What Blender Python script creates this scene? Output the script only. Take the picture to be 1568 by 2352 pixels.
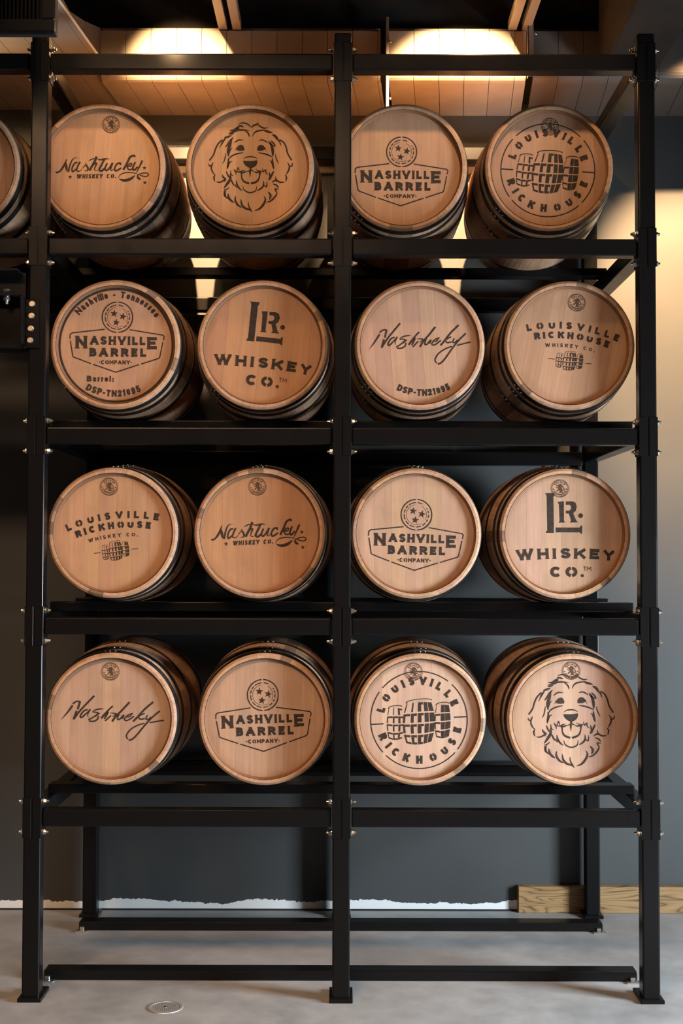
import bpy, bmesh, math, random
from mathutils import Vector, Matrix
random.seed(7)
for o in list(bpy.data.objects):
    bpy.data.objects.remove(o)
scene = bpy.context.scene
COL = scene.collection
PI = math.pi

# ------------------------------------------------------------------ camera
cam = bpy.data.cameras.new('camera')
cam.sensor_fit = 'VERTICAL'
cam.sensor_height = 24.0
cam.lens = 2872.27 / 2352 * 24.0
cam.clip_start = 0.05
camo = bpy.data.objects.new('camera', cam)
COL.objects.link(camo)
Rv = Vector((0.99999661, 0.00122089, 0.00229864))
Fv = Vector((-0.00129923, 0.99940753, 0.03439322))
Uv = Vector((-0.00225528, -0.03439609, 0.99940573))
m4 = Matrix((Rv, Uv, -Fv)).transposed().to_4x4()
m4.translation = Vector((0.0047, 0.0, 1.7792))
camo.matrix_world = m4
scene.camera = camo

# ------------------------------------------------------------------ world and lights
world = bpy.data.worlds.new('world')
scene.world = world
world.use_nodes = True
bg = world.node_tree.nodes['Background']
bg.inputs[0].default_value = (0.55, 0.68, 0.9, 1)
bg.inputs[1].default_value = 0.02

def area_light(name, loc, target, sx, sy, power, color, spread=180):
    l = bpy.data.lights.new(name, 'AREA')
    l.shape = 'RECTANGLE'
    l.size = sx
    l.size_y = sy
    l.energy = power
    l.color = color
    l.spread = math.radians(spread)
    o = bpy.data.objects.new(name, l)
    COL.objects.link(o)
    o.location = loc
    d = Vector(target) - Vector(loc)
    o.rotation_euler = d.to_track_quat('-Z', 'Y').to_euler()
    return o

# daylight entering by the window of the right wall and by the shop front behind the camera
area_light('daylight_right', (3.95, 3.62, 1.15), (0, 4.15, 0.55), 1.1, 1.6, 320, (0.78, 0.90, 1.0), 130)
# warm fill light added behind and above the viewer
area_light('warm_fill', (-1.3, 0.8, 4.9), (-0.6, 5.0, 0.9), 2.4, 0.5, 42, (1.0, 0.60, 0.34), 66)
SPOT_COL = (1.0, 0.60, 0.29)
#        x      y     z    aim y  aim z cone blend power
SPOTS = [(-2.03, 4.45, 4.45, 5.45, 3.45, 66, .40, 60),
         (-2.20, 4.75, 3.72, 5.60, 4.05, 120, .80, 170),  # added uplight that brightens the soffit underside at the left
         (-0.76, 4.50, 4.55, 5.85, 4.04, 25, 1.0, 2600),
         (-0.70, 4.62, 4.75, 6.336, 3.28, 23, .60, 3400),
         (-0.74, 4.66, 4.02, 5.40, 3.20, 112, .70, 12),
         (0.555, 4.62, 4.75, 6.336, 3.45, 37, .70, 2800),
         (0.60, 4.45, 4.50, 5.45, 3.40, 72, .40, 66),
         (1.72, 4.95, 4.84, 6.336, 2.95, 32, .80, 3800),
         (-0.90, 4.42, 4.50, 5.45, 3.40, 74, .40, 50)]

scene.view_settings.view_transform = 'Standard'
scene.view_settings.look = 'None'
scene.view_settings.gamma = 1.0
scene.view_settings.use_curve_mapping = False
scene.view_settings.exposure = 0.0

# ------------------------------------------------------------------ materials
def mat(name, color=(.5, .5, .5), rough=.5, metal=0.0, spec=.5):
    m = bpy.data.materials.new(name)
    m.use_nodes = True
    b = m.node_tree.nodes['Principled BSDF']
    b.inputs['Base Color'].default_value = (*color, 1)
    b.inputs['Roughness'].default_value = rough
    b.inputs['Metallic'].default_value = metal
    b.inputs['Specular IOR Level'].default_value = spec
    return m

class N:
    """small helper around a material's node tree"""
    def __init__(self, m):
        self.t = m.node_tree
        self.b = self.t.nodes['Principled BSDF']
    def node(self, kind, **kw):
        n = self.t.nodes.new(kind)
        for k, v in kw.items():
            if hasattr(n, k):
                setattr(n, k, v)
            else:
                n.inputs[k.replace('_', ' ')].default_value = v
        return n
    def link(self, a, b):
        self.t.links.new(a, b)
    def coords(self, scale, kind='Object'):
        tc = self.node('ShaderNodeTexCoord')
        mp = self.node('ShaderNodeMapping')
        mp.inputs['Scale'].default_value = scale
        self.link(tc.outputs[kind], mp.inputs[0])
        return mp.outputs[0]
    def noise(self, vec, scale, detail=4, rough=.55, dist=0):
        n = self.node('ShaderNodeTexNoise')
        n.inputs['Scale'].default_value = scale
        n.inputs['Detail'].default_value = detail
        n.inputs['Roughness'].default_value = rough
        n.inputs['Distortion'].default_value = dist
        self.link(vec, n.inputs['Vector'])
        return n.outputs['Fac']
    def ramp(self, fac, stops):
        r = self.node('ShaderNodeValToRGB')
        e = r.color_ramp.elements
        while len(e) < len(stops):
            e.new(0.5)
        for el, (p, c) in zip(e, stops):
            el.position = p
            el.color = (*c, 1) if len(c) == 3 else c
        self.link(fac, r.inputs[0])
        return r.outputs[0]
    def mix(self, fac, a, b, mode='MIX'):
        x = self.node('ShaderNodeMix', data_type='RGBA', blend_type=mode)
        x.clamp_result = False
        for s, v in ((0, fac), (6, a), (7, b)):
            if hasattr(v, 'links'):
                self.link(v, x.inputs[s])
            elif isinstance(v, (int, float)):
                x.inputs[s].default_value = v
            else:
                x.inputs[s].default_value = (*v, 1)
        return x.outputs[2]
    def bump(self, h, strength=.2, dist=.002):
        b = self.node('ShaderNodeBump')
        b.inputs['Strength'].default_value = strength
        b.inputs['Distance'].default_value = dist
        self.link(h, b.inputs['Height'])
        self.link(b.outputs[0], self.b.inputs['Normal'])
    def color(self, c):
        self.link(c, self.b.inputs['Base Color'])
    def rough(self, c):
        self.link(c, self.b.inputs['Roughness'])

M = {}
# black satin paint on steel tube
m = mat('black_paint', (.006, .0055, .0055), .34, 0, .13)
n = N(m)
v = n.coords((1, 1, 1))
f = n.noise(v, 5, 3)
n.rough(n.ramp(f, [(.3, (.19,)*3), (.75, (.29,)*3)]))
f2 = n.noise(n.coords((3, 3, 3)), 60, 3)
n.color(n.ramp(f2, [(.35, (.006, .0055, .0055)), (.78, (.008, .0073, .0073))]))
M['black'] = m
M['black_dull'] = mat('black_dull', (.012, .011, .011), .7)
m = mat('zinc', (.62, .60, .56), .3, 1.0)
M['zinc'] = m
# barrel head boards: tone comes from the object's colour
def wood(name, contrast, dirt, grain_axis='z', rough=.55, clean_ends=False):
    m = mat(name, (.5, .32, .2), rough, 0, .35)
    n = N(m)
    oi = n.node('ShaderNodeObjectInfo')
    rnd = n.node('ShaderNodeVectorMath', operation='SCALE')
    cmb = n.node('ShaderNodeCombineXYZ')
    n.link(oi.outputs['Random'], cmb.inputs[0]); n.link(oi.outputs['Random'], cmb.inputs[1]); n.link(oi.outputs['Random'], cmb.inputs[2])
    n.link(cmb.outputs[0], rnd.inputs[0]); rnd.inputs['Scale'].default_value = 37.0
    tc = n.node('ShaderNodeTexCoord')
    def vec(scale):
        mp = n.node('ShaderNodeMapping')
        mp.inputs['Scale'].default_value = scale
        n.link(tc.outputs['Object'], mp.inputs[0])
        ad = n.node('ShaderNodeVectorMath', operation='ADD')
        n.link(mp.outputs[0], ad.inputs[0]); n.link(rnd.outputs[0], ad.inputs[1])
        return ad.outputs[0]
    lo, hi = (4, 110)
    s1 = (hi, hi, lo) if grain_axis == 'z' else (hi, lo, hi)
    s2 = (26, 26, 1.6) if grain_axis == 'z' else (26, 1.6, 26)
    g1 = n.noise(vec(s1), 1.0, 3, .6)
    g2 = n.noise(vec(s2), 1.0, 5, .6, .4)
    blot = n.noise(vec((7, 7, 7)), 1.0, 4, .6)
    c = oi.outputs['Color']
    k1 = n.ramp(g1, [(.3, (1 - contrast,)*3), (.7, (1 + contrast*.4,)*3)])
    k2 = n.ramp(g2, [(.28, (1 - contrast*1.1, 1 - contrast*1.3, 1 - contrast*1.5)), (.7, (1.04, 1.04, 1.04))])
    c = n.mix(1.0, c, k1, 'MULTIPLY')
    c = n.mix(1.0, c, k2, 'MULTIPLY')
    d = n.ramp(blot, [(.30, (1,)*3), (.62, (0,)*3)]) if dirt > .3 else n.ramp(blot, [(.22, (1,)*3), (.5, (0,)*3)])
    bw = n.node('ShaderNodeMath', operation='MULTIPLY'); bw.inputs[1].default_value = dirt
    n.link(d, bw.inputs[0])
    if clean_ends:          # handling dirt stays on the bulging side, the cut ends are fresh wood
        sp = n.node('ShaderNodeSeparateXYZ'); n.link(tc.outputs['Object'], sp.inputs[0])
        ab = n.node('ShaderNodeMath', operation='ABSOLUTE'); n.link(sp.outputs[1], ab.inputs[0])
        ls = n.node('ShaderNodeMath', operation='LESS_THAN'); n.link(ab.outputs[0], ls.inputs[0]); ls.inputs[1].default_value = .4485
        mu = n.node('ShaderNodeMath', operation='MULTIPLY'); n.link(bw.outputs[0], mu.inputs[0]); n.link(ls.outputs[0], mu.inputs[1])
        bw = mu
    c = n.mix(bw.outputs[0], c, (.10, .062, .038), 'MIX')
    if grain_axis == 'z':   # blotchy browning towards the rim of the head
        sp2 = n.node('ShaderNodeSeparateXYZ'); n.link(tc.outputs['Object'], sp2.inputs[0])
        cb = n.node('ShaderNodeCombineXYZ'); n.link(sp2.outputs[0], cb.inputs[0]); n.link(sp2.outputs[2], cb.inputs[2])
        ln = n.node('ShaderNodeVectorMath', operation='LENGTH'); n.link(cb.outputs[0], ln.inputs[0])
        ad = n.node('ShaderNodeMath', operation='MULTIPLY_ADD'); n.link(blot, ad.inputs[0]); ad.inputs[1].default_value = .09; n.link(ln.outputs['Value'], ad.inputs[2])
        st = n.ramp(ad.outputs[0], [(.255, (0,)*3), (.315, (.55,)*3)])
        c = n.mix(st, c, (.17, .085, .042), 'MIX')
    n.color(c)
    n.bump(g1, .10, .0008)
    return m
M['head'] = wood('head_oak', .10, .22)
M['stave'] = wood('stave_oak', .20, .38, 'y', .6, True)
M['rim'] = mat('croze_brown', (.20, .085, .035), .7)  # dark orange-brown of the croze ring and the backing behind the boards
M['ink'] = mat('burnt_stencil_ink', (.030, .021, .017), .75, 0, .2)
n = N(M['ink'])
f = n.noise(n.coords((1, 1, 1)), 60, 4)
n.color(n.ramp(f, [(.3, (.022, .016, .013)), (.8, (.055, .036, .026))]))
M['ink_faint'] = mat('rubber_stamp_ink', (.075, .045, .03), .75, 0, .2)
m = mat('hoop_steel', (.05, .05, .055), .42, .85)
n = N(m)
f = n.noise(n.coords((1, 1, 1)), 9, 5)
n.color(n.ramp(f, [(.3, (.030, .029, .031)), (.55, (.06, .058, .06)), (.8, (.12, .085, .06))]))
n.rough(n.ramp(f, [(.3, (.34,)*3), (.8, (.62,)*3)]))
M['hoop'] = m
# floor concrete
m = mat('polished_concrete', (.4, .4, .4), .5)
n = N(m)
v = n.coords((1, 1, 1))
a = n.noise(v, 1.3, 7, .62, .5)
b = n.noise(v, 7, 6, .65)
c = n.ramp(a, [(.28, (.24, .24, .238)), (.5, (.34, .34, .335)), (.72, (.42, .415, .405))])
c2 = n.ramp(b, [(.3, (.82,)*3), (.7, (1.06,)*3)])
c = n.mix(1.0, c, c2, 'MULTIPLY')
sp = n.noise(v, 75, 3, .5)
c = n.mix(n.ramp(sp, [(.70, (0,)*3), (.77, (1,)*3)]), c, (.15, .14, .13))
n.color(c)
n.rough(n.ramp(b, [(.3, (.42,)*3), (.8, (.62,)*3)]))
n.bump(b, .08, .003)
M['floor'] = m
# back wall: slate paint that stops short of the floor, bare white board under it
m = mat('slate_wall_paint', (.09, .1, .105), .55)
n = N(m)
tc = n.node('ShaderNodeTexCoord')
sx = n.node('ShaderNodeSeparateXYZ'); n.link(tc.outputs['Object'], sx.inputs[0])
ed = n.noise(n.coords((1, 1, .5)), 3.2, 2, .5)
ed2 = n.noise(n.coords((1, 1, 1.4)), 55, 3, .6)
k = n.node('ShaderNodeMath', operation='MULTIPLY'); k.inputs[1].default_value = .075; n.link(ed, k.inputs[0])
k2 = n.node('ShaderNodeMath', operation='MULTIPLY_ADD'); k2.inputs[1].default_value = .03; n.link(ed2, k2.inputs[0]); n.link(k.outputs[0], k2.inputs[2])
cmp_ = n.node('ShaderNodeMath', operation='LESS_THAN'); n.link(sx.outputs[2], cmp_.inputs[0])
off = n.node('ShaderNodeMath', operation='SUBTRACT'); n.link(k2.outputs[0], off.inputs[0]); off.inputs[1].default_value = .010
n.link(off.outputs[0], cmp_.inputs[1])
pv = n.noise(n.coords((1, 1, 1)), 2.2, 5)
paint = n.ramp(pv, [(.3, (.041, .043, .043)), (.7, (.050, .0525, .0515))])
n.color(n.mix(cmp_.outputs[0], paint, (.74, .74, .72)))
n.bump(n.noise(n.coords((1, 1, 1)), 260, 2), .06, .001)
M['wall'] = m
M['room'] = mat('room_paint', (.10, .08, .065), .8)
m = mat('soffit_cream', (.62, .55, .45), .5)
n = N(m)
f = n.noise(n.coords((1, 1, 1)), 5, 5)
n.color(n.ramp(f, [(.3, (.30, .25, .195)), (.7, (.37, .31, .24))]))
M['cream'] = m
M['cream_dim'] = mat('soffit_cream_dim', (.105, .09, .078), .55)  # right-hand panels: same cream, with the shade there put into the colour
M['greypanel'] = mat('grey_bulkhead_panel', (.11, .092, .078), .6)
m = mat('dark_ceiling', (.02, .016, .013), .9)
n = N(m)
f = n.noise(n.coords((1, 1, 1)), 6, 6, .7)
n.color(n.ramp(f, [(.35, (.003, .0022, .0018)), (.75, (.018, .012, .008))]))
M['ceiling'] = m
M['strut'] = mat('galvanised_strut', (.24, .20, .16), .5, .3)
# treated pine with dark wavy grain
m = mat('treated_pine', (.5, .33, .15), .6)
n = N(m)
v = n.coords((1.3, 3, 10))
g = n.noise(v, 1.0, 2, .45, .7)
k = n.node('ShaderNodeMath', operation='MULTIPLY'); k.inputs[1].default_value = 13.0; n.link(g, k.inputs[0])
fr = n.node('ShaderNodeMath', operation='PINGPONG'); fr.inputs[1].default_value = .5; n.link(k.outputs[0], fr.inputs[0])
c = n.ramp(fr.outputs[0], [(.0, (.085, .042, .016)), (.05, (.20, .108, .040)), (.15, (.29, .165, .062)), (.5, (.34, .20, .08))])
f = n.noise(n.coords((4, 30, 60)), 1.5, 4)
c = n.mix(1.0, c, n.ramp(f, [(.3, (.84,)*3), (.7, (1.05,)*3)]), 'MULTIPLY')
n.color(c)
M['pine'] = m
M['drain'] = mat('drain_plate', (.46, .45, .42), .45, .5)
M['white'] = mat('white_metal', (.6, .6, .58), .5)
M['dark'] = mat('hole_dark', (.01, .01, .01), .9)

# ------------------------------------------------------------------ helpers
def setp(o, label=None, cat=None, group=None, kind=None):
    if label: o['label'] = label
    if cat: o['category'] = cat
    if group: o['group'] = group
    if kind: o['kind'] = kind
    return o
def empty(name, loc=(0, 0, 0)):
    o = bpy.data.objects.new(name, None)
    o.empty_display_size = .1
    COL.objects.link(o)
    o.location = loc
    return o
def inst(name, me, parent=None, loc=(0, 0, 0), rot=(0, 0, 0), color=None, scale=None):
    o = bpy.data.objects.new(name, me)
    COL.objects.link(o)
    o.parent = parent
    o.location = loc
    o.rotation_euler = rot
    if color: o.color = (*color, 1)
    if scale: o.scale = scale
    return o
def mesh(name, verts, faces, material, smooth=False):
    me = bpy.data.meshes.new(name)
    me.from_pydata(verts, [], faces)
    me.materials.append(material)
    if smooth:
        me.shade_smooth()
    return me
def bm_mesh(name, bm, material, smooth=False):
    me = bpy.data.meshes.new(name)
    bmesh.ops.recalc_face_normals(bm, faces=bm.faces)
    bm.to_mesh(me)
    bm.free()
    me.materials.append(material)
    if smooth:
        me.shade_smooth()
    return me
def box_bm(bm, x0, x1, y0, y1, z0, z1, bev=0.0, seg=2):
    vs = [bm.verts.new(p) for p in ((x0, y0, z0), (x1, y0, z0), (x1, y1, z0), (x0, y1, z0), (x0, y0, z1), (x1, y0, z1), (x1, y1, z1), (x0, y1, z1))]
    fs = [bm.faces.new([vs[i] for i in q]) for q in ((0, 1, 2, 3), (4, 5, 6, 7), (0, 1, 5, 4), (1, 2, 6, 5), (2, 3, 7, 6), (3, 0, 4, 7))]
    if bev:
        es = list({e for f in fs for e in f.edges})
        bmesh.ops.recalc_face_normals(bm, faces=fs)
        bmesh.ops.bevel(bm, geom=es, offset=bev, segments=seg, affect='EDGES', profile=.5)
def box(name, x0, x1, y0, y1, z0, z1, material, parent=None, bev=.0, seg=2):
    bm = bmesh.new()
    box_bm(bm, x0, x1, y0, y1, z0, z1, bev, seg)
    return inst(name, bm_mesh(name, bm, material), parent)
def tube(name, x0, x1, y0, y1, z0, z1, material, parent=None, bev=.006):
    return box(name, x0, x1, y0, y1, z0, z1, material, parent, bev, 3)
def cyl_bm(bm, r, h, n=24, axis='z', loc=(0, 0, 0), r2=None):
    g = bmesh.ops.create_cone(bm, cap_ends=True, segments=n, radius1=r, radius2=r if r2 is None else r2, depth=h)
    if axis == 'x': bmesh.ops.rotate(bm, verts=g['verts'], cent=(0, 0, 0), matrix=Matrix.Rotation(PI/2, 3, 'Y'))
    if axis == 'y': bmesh.ops.rotate(bm, verts=g['verts'], cent=(0, 0, 0), matrix=Matrix.Rotation(PI/2, 3, 'X'))
    bmesh.ops.translate(bm, verts=g['verts'], vec=loc)
    return g['verts']

# ------------------------------------------------------------------ the setting
WY = 6.336
def wall(name, bm, material):
    o = inst(name, bm_mesh(name, bm, material))
    return setp(o, kind='structure')
bm = bmesh.new(); box_bm(bm, -5, 4.2, -3.2, WY + .15, -.15, 0)
wall('floor', bm, M['floor'])
bm = bmesh.new(); box_bm(bm, -5, 4.2, WY, WY + .15, 0, 5.2)
wall('wall_back', bm, M['wall'])
bm = bmesh.new(); box_bm(bm, -5.15, -5, -3.2, WY, 0, 5.2)
wall('wall_left', bm, M['room'])
bm = bmesh.new(); box_bm(bm, -5, 4.2, -3.2, WY, 5.2, 5.35)
wall('ceiling', bm, M['ceiling'])
# right wall with a window opening (Y 3.07..4.17, z .35..1.95)
bm = bmesh.new()
box_bm(bm, 4.0, 4.2, -3.2, 3.07, 0, 5.2); box_bm(bm, 4.0, 4.2, 4.17, WY, 0, 5.2)
box_bm(bm, 4.0, 4.2, 3.07, 4.17, 0, .35); box_bm(bm, 4.0, 4.2, 3.07, 4.17, 1.95, 5.2)
wall('wall_right', bm, M['room'])
bm = bmesh.new()
for y in (3.07, 4.11): box_bm(bm, 4.04, 4.1, y, y + .06, .35, 1.95)
for z in (.35, 1.89): box_bm(bm, 4.04, 4.1, 3.07, 4.17, z, z + .06)
wall('window_1', bm, M['black_dull'])
bm = bmesh.new(); box_bm(bm, -5, 4.2, -3.2, -3.05, 0, 5.2)
wall('wall_front', bm, M['room'])
# thin dark strip put in for the gap between wall and slab
bm = bmesh.new(); box_bm(bm, -5, .88, WY - .012, WY, 0.0005, .006)
o = wall('dark_gap_strip', bm, M['dark'])
# timber base plank
bm = bmesh.new(); box_bm(bm, .881, 4.0, 6.29, WY, 0, .13, .003, 1)
wall('baseboard_back', bm, M['pine'])

# soffit of narrow sheet panels with a rounded lower edge
SZ = 4.03; FY = 5.85; FT = 4.276
prof = [(FY + .03, FT), (FY, FT - .012)]
for k in range(7):
    a = k / 6 * PI / 2
    prof.append((FY + .055 - .055 * math.cos(a), SZ + .055 - .055 * math.sin(a)))
prof.append((WY, SZ))
soff = setp(empty('trim_1', (0, FY, SZ)), kind='structure')
SK = .0895
def soffit_panel(x0, x1, material=None):
    vs, fs = [], []
    for x in (x0, x1):
        for (y, z) in prof:
            vs.append((x + SK * max(0, y - FY - .03) - 0, y - FY, z - SZ))
        for (y, z) in reversed(prof):
            vs.append((x + SK * max(0, y - FY - .03), y - FY + (.02 if z > SZ + .03 else .0), z - SZ + .02))
    nn = len(prof) * 2
    for i in range(nn):
        j = (i + 1) % nn
        fs.append((i, j, nn + j, nn + i))
    fs.append(tuple(range(nn))); fs.append(tuple(reversed(range(nn, 2 * nn))))
    me = mesh('soffit_panel', vs, fs, material or M['cream'])
    inst('soffit_panel', me, soff)
PW = .1195
def run(xa, xb, material=None):
    x = xa
    while x < xb - .01:
        e = min(x + PW, xb)
        soffit_panel(x + .0012, e - .0012, material)
        x = e
run(-1.15, .178)
run(.216, .868)
run(.90, 3.9, M['cream_dim'])
bm = bmesh.new(); box_bm(bm, -4.9, 3.9, FY + .06, WY - .002, SZ + .06, 5.198)
inst('soffit_backing', bm_mesh('soffit_backing', bm, M['ceiling']), soff, (0, -FY, -SZ))
# bulkhead that turns towards the room on the left
path = [(-1.15, 5.85), (-1.21, 5.77), (-1.257, 5.666), (-1.259, 5.54), (-1.262, 3.6)]
vs, fs = [], []
for (x, y) in path:
    vs += [(x, y, 4.275), (x, y, 4.10), (x - .012, y + .004, 4.075), (x - .04, y + .01, 4.06)]
for i in range(len(path) - 1):
    for j in range(3):
        fs.append((i*4 + j, i*4 + j + 1, i*4 + 5 + j, i*4 + 4 + j))
o = setp(inst('trim_2', mesh('trim_2', vs, fs, M['greypanel'])), kind='structure')
# its underside, the same narrow sheets
k = 0
x = -3.0
def under_panel(x0, x1):
    vs = []
    ya = 3.6
    for z in (4.058, 4.075):
        vs += [(x0 - SK * (WY - ya), ya - 3.6, z - 4.058), (x1 - SK * (WY - ya), ya - 3.6, z - 4.058), (x1, WY - 3.6, z - 4.058), (x0, WY - 3.6, z - 4.058)]
    fs = [(0, 1, 2, 3), (7, 6, 5, 4), (0, 1, 5, 4), (1, 2, 6, 5), (2, 3, 7, 6), (3, 0, 4, 7)]
    inst('soffit_panel', mesh('soffit_panel', vs, fs, M['cream']), und)
und = setp(empty('trim_3', (0, 3.6, 4.058)), kind='structure')
while x < -1.06:
    under_panel(x + .0012, min(x + PW, -1.06) - .0012)
    x += PW
# pale ledge on the back wall behind the top tier
bm = bmesh.new(); box_bm(bm, -2.6, 1.15, 6.30, WY, 3.724, 3.757, .003, 1)
wall('trim_4', bm, M['cream'])
# struts under the dark ceiling
def strut(x, label, y0=5.15, y1=5.86):
    r = setp(empty('ceiling_strut', (x, y1, 4.27)), label, 'strut', 'paired ceiling struts')
    for dx in (-.033, .033):
        bm = bmesh.new()
        box_bm(bm, dx - .02, dx + .02, y0 - y1, 0, 0, .006)
        box_bm(bm, dx - .02, dx - .016, y0 - y1, 0, .006, .045)
        box_bm(bm, dx + .016, dx + .02, y0 - y1, 0, .006, .045)
        inst('channel', bm_mesh('channel', bm, M['strut']), r)
strut(-.537, 'paired pale metal ceiling channels above the left bay of the rack')
strut(.834, 'paired pale metal ceiling channels above the right bay of the rack')
# vertical straps in front of the soffit
def strap(x0, x1, z0, z1, label):
    bm = bmesh.new()
    box_bm(bm, 0, x1 - x0, 0, .004, 0, z1 - z0)
    box_bm(bm, 0, .003, 0, .04, 0, z1 - z0)
    o = inst('hanger_strap', bm_mesh('hanger_strap', bm, M['strut']), None, (x0, 5.80, z0))
    setp(o, label, 'metal strap')
    bm = bmesh.new()
    cyl_bm(bm, .006, .006, 10, 'y')
    me = bm_mesh('rivet', bm, M['zinc'], True)
    for z in (.06, .2, .33):
        inst('rivet', me, o, ((x1 - x0) * 1.4, -.003, z))
strap(.199, .215, 3.86, 4.31, 'narrow pale metal strap hanging beside the middle post of the rack')
strap(.868, .895, 4.03, 4.40, 'wider pale metal strap at the right end of the brightly lit soffit')
# dark duct upper right
o = box('ceiling_duct', 1.2, 1.468, 3.4, 5.8, 4.045, 4.5, M['ceiling'], None, .01)
setp(o, 'dark rectangular duct under the ceiling above the right rack post', 'duct')
# louvred heater in the upper left corner
h = setp(empty('unit_heater', (-1.6, 4.9, 3.793)), 'black louvred unit heater hanging above the left rack post', 'heater')
bm = bmesh.new()
box_bm(bm, -.45, .488, -.15, -.13, 0, .05, .004); box_bm(bm, -.45, .488, -.15, -.13, .70, .75, .004)
box_bm(bm, .438, .488, -.15, -.13, .05, .70, .004); box_bm(bm, -.45, -.40, -.15, -.13, .05, .70, .004)
inst('louvre_frame', bm_mesh('louvre_frame', bm, M['black']), h)
bm = bmesh.new(); box_bm(bm, -.45, .488, -.115, -.09, 0, .75, .004)
inst('housing', bm_mesh('housing', bm, M['black_dull']), h)
bm = bmesh.new(); box_bm(bm, -.0015, .0015, -.145, -.115, .05, .70)
sl = bm_mesh('slat', bm, M['black'])
for i in range(54):
    inst('slat', sl, h, (-.385 + i * .0152, 0, 0), (0, 0, 0))
for x in (-.3, .35):
    bm = bmesh.new(); cyl_bm(bm, .008, .66, 10, 'z', (x, -.10, 1.08))
    inst('hanger_rod', bm_mesh('hanger_rod', bm, M['black_dull']), h)

# track spotlights above the frame, in front of the rack
def spotlight(i, x, y, z, ty, tz, size, blend, power):
    t = setp(empty('track_spotlight', (x, y, z)), ['upper leftmost', 'lower leftmost added', 'fourth from left', 'sixth from left', 'fifth from left', 'seventh from left', 'eighth from left', 'rightmost', 'third from left'][i] + ' black track spotlight above the rack front', 'spotlight', 'track spotlights')
    d = (Vector((x, ty, tz)) - Vector((x, y, z))).normalized()
    q = d.to_track_quat('-Z', 'Y').to_euler()
    bm = bmesh.new()
    bmesh.ops.create_cone(bm, cap_ends=False, segments=28, radius1=.045, radius2=.04, depth=.14)
    bmesh.ops.translate(bm, verts=bm.verts, vec=(0, 0, .075))
    bmesh.ops.create_circle(bm, cap_ends=True, segments=28, radius=.04)
    bmesh.ops.translate(bm, verts=bm.verts[-28:], vec=(0, 0, .145))
    inst('shade', bm_mesh('shade', bm, M['black_dull'], True), t, (0, 0, 0), q)
    bm = bmesh.new(); cyl_bm(bm, .01, 5.2 - z - .13, 10, 'z', (0, 0, .13 + (5.2 - z - .13) / 2))
    o = inst('stem', bm_mesh('stem', bm, M['black_dull']), t)
    l = bpy.data.lights.new('spotlight_lamp', 'SPOT')
    l.energy = power; l.color = SPOT_COL
    l.spot_size = math.radians(size); l.spot_blend = blend; l.shadow_soft_size = .028
    lo = bpy.data.objects.new('spotlight_lamp', l)
    COL.objects.link(lo)
    lo.location = Vector((x, y, z)) + d * .015
    lo.rotation_euler = q
for i, s in enumerate(SPOTS):
    spotlight(i, *s)

# ------------------------------------------------------------------ the rack
B = 1.238; HW = .035; FY0 = 5.044; RY0 = 6.208
ZT = [3.829, 3.067, 2.295, 1.525, .7576]
rack = setp(empty('barrel_rack', (0, 5.6, 0)), 'black steel tube rack of four tiers holding whiskey barrels', 'rack')
PX = [-2 * B, -B, 0, B]
def rp(o):      # keep world placement while parenting to the rack
    o.parent = rack
    o.location = Vector(o.location) - Vector((0, 5.6, 0))
    return o
posts = {}
for i, x in enumerate(PX):
    for Y in (FY0, RY0):
        p = tube('post', x - HW, x + HW, Y, Y + .07, .006, 3.915 if Y == FY0 else 3.88, M['black'], None, .007)
        rp(p)
        posts[(i, Y)] = p
        bm = bmesh.new()
        lip = .012
        box_bm(bm, x - HW - lip, x + HW + lip, Y - .018, Y + .13 if Y == FY0 else Y + .09, 0, .016, .002, 1)
        bp = inst('base_plate', bm_mesh('base_plate', bm, M['black']), p)
beam_spec = []
for t, z in enumerate(ZT):
    for i in range(3):
        if i == 0 and t > 1:
            continue
        xa, xb = PX[i] + HW + .006, PX[i + 1] - HW - .006
        rp(tube('beam', xa, xb, FY0 + .002, FY0 + .068, z - .068, z, M['black']))
        rp(tube('beam', xa, xb, RY0 + .002, RY0 + .068, z - .068, z, M['black']))
        if t > 0:
            for ya in (5.30, 5.80):
                rp(tube('support_rail', PX[i] + .004, PX[i + 1] - .004, ya, ya + .08, z + .016, z + .055, M['black'], None, .004))
    for i in range(4):
        if i == 0 and t > 1:
            continue
        rp(tube('side_tube', PX[i] - .034, PX[i] + .034, FY0 + .072, RY0 - .002, z - .052, z + .0155, M['black']))
# floor rails
for ya in (5.285, 5.976):
    bm = bmesh.new()
    box_bm(bm, -1.24, 1.237, ya, ya + .079, .004, .043, .004, 2)
    o = inst('floor_rail', bm_mesh('floor_rail', bm, M['black']), None)
    rp(o)
    for x in (-1.24, 1.20):
        bm = bmesh.new()
        box_bm(bm, x - .012, x + .045, ya - .028, ya - .002, 0, .008, .001, 1)
        box_bm(bm, x + .006, x + .026, ya - .012, ya + .002, .008, .022, .002, 1)
        inst('foot_clip', bm_mesh('foot_clip', bm, M['zinc']), o)
# bolt: washer, nut, stub along +x
bm = bmesh.new()
cyl_bm(bm, .0135, .003, 18, 'x', (.0015, 0, 0))
cyl_bm(bm, .0105, .010, 6, 'x', (.008, 0, 0))
cyl_bm(bm, .0055, .009, 12, 'x', (.0175, 0, 0))
BOLT = bm_mesh('bolt', bm, M['zinc'])
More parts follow.
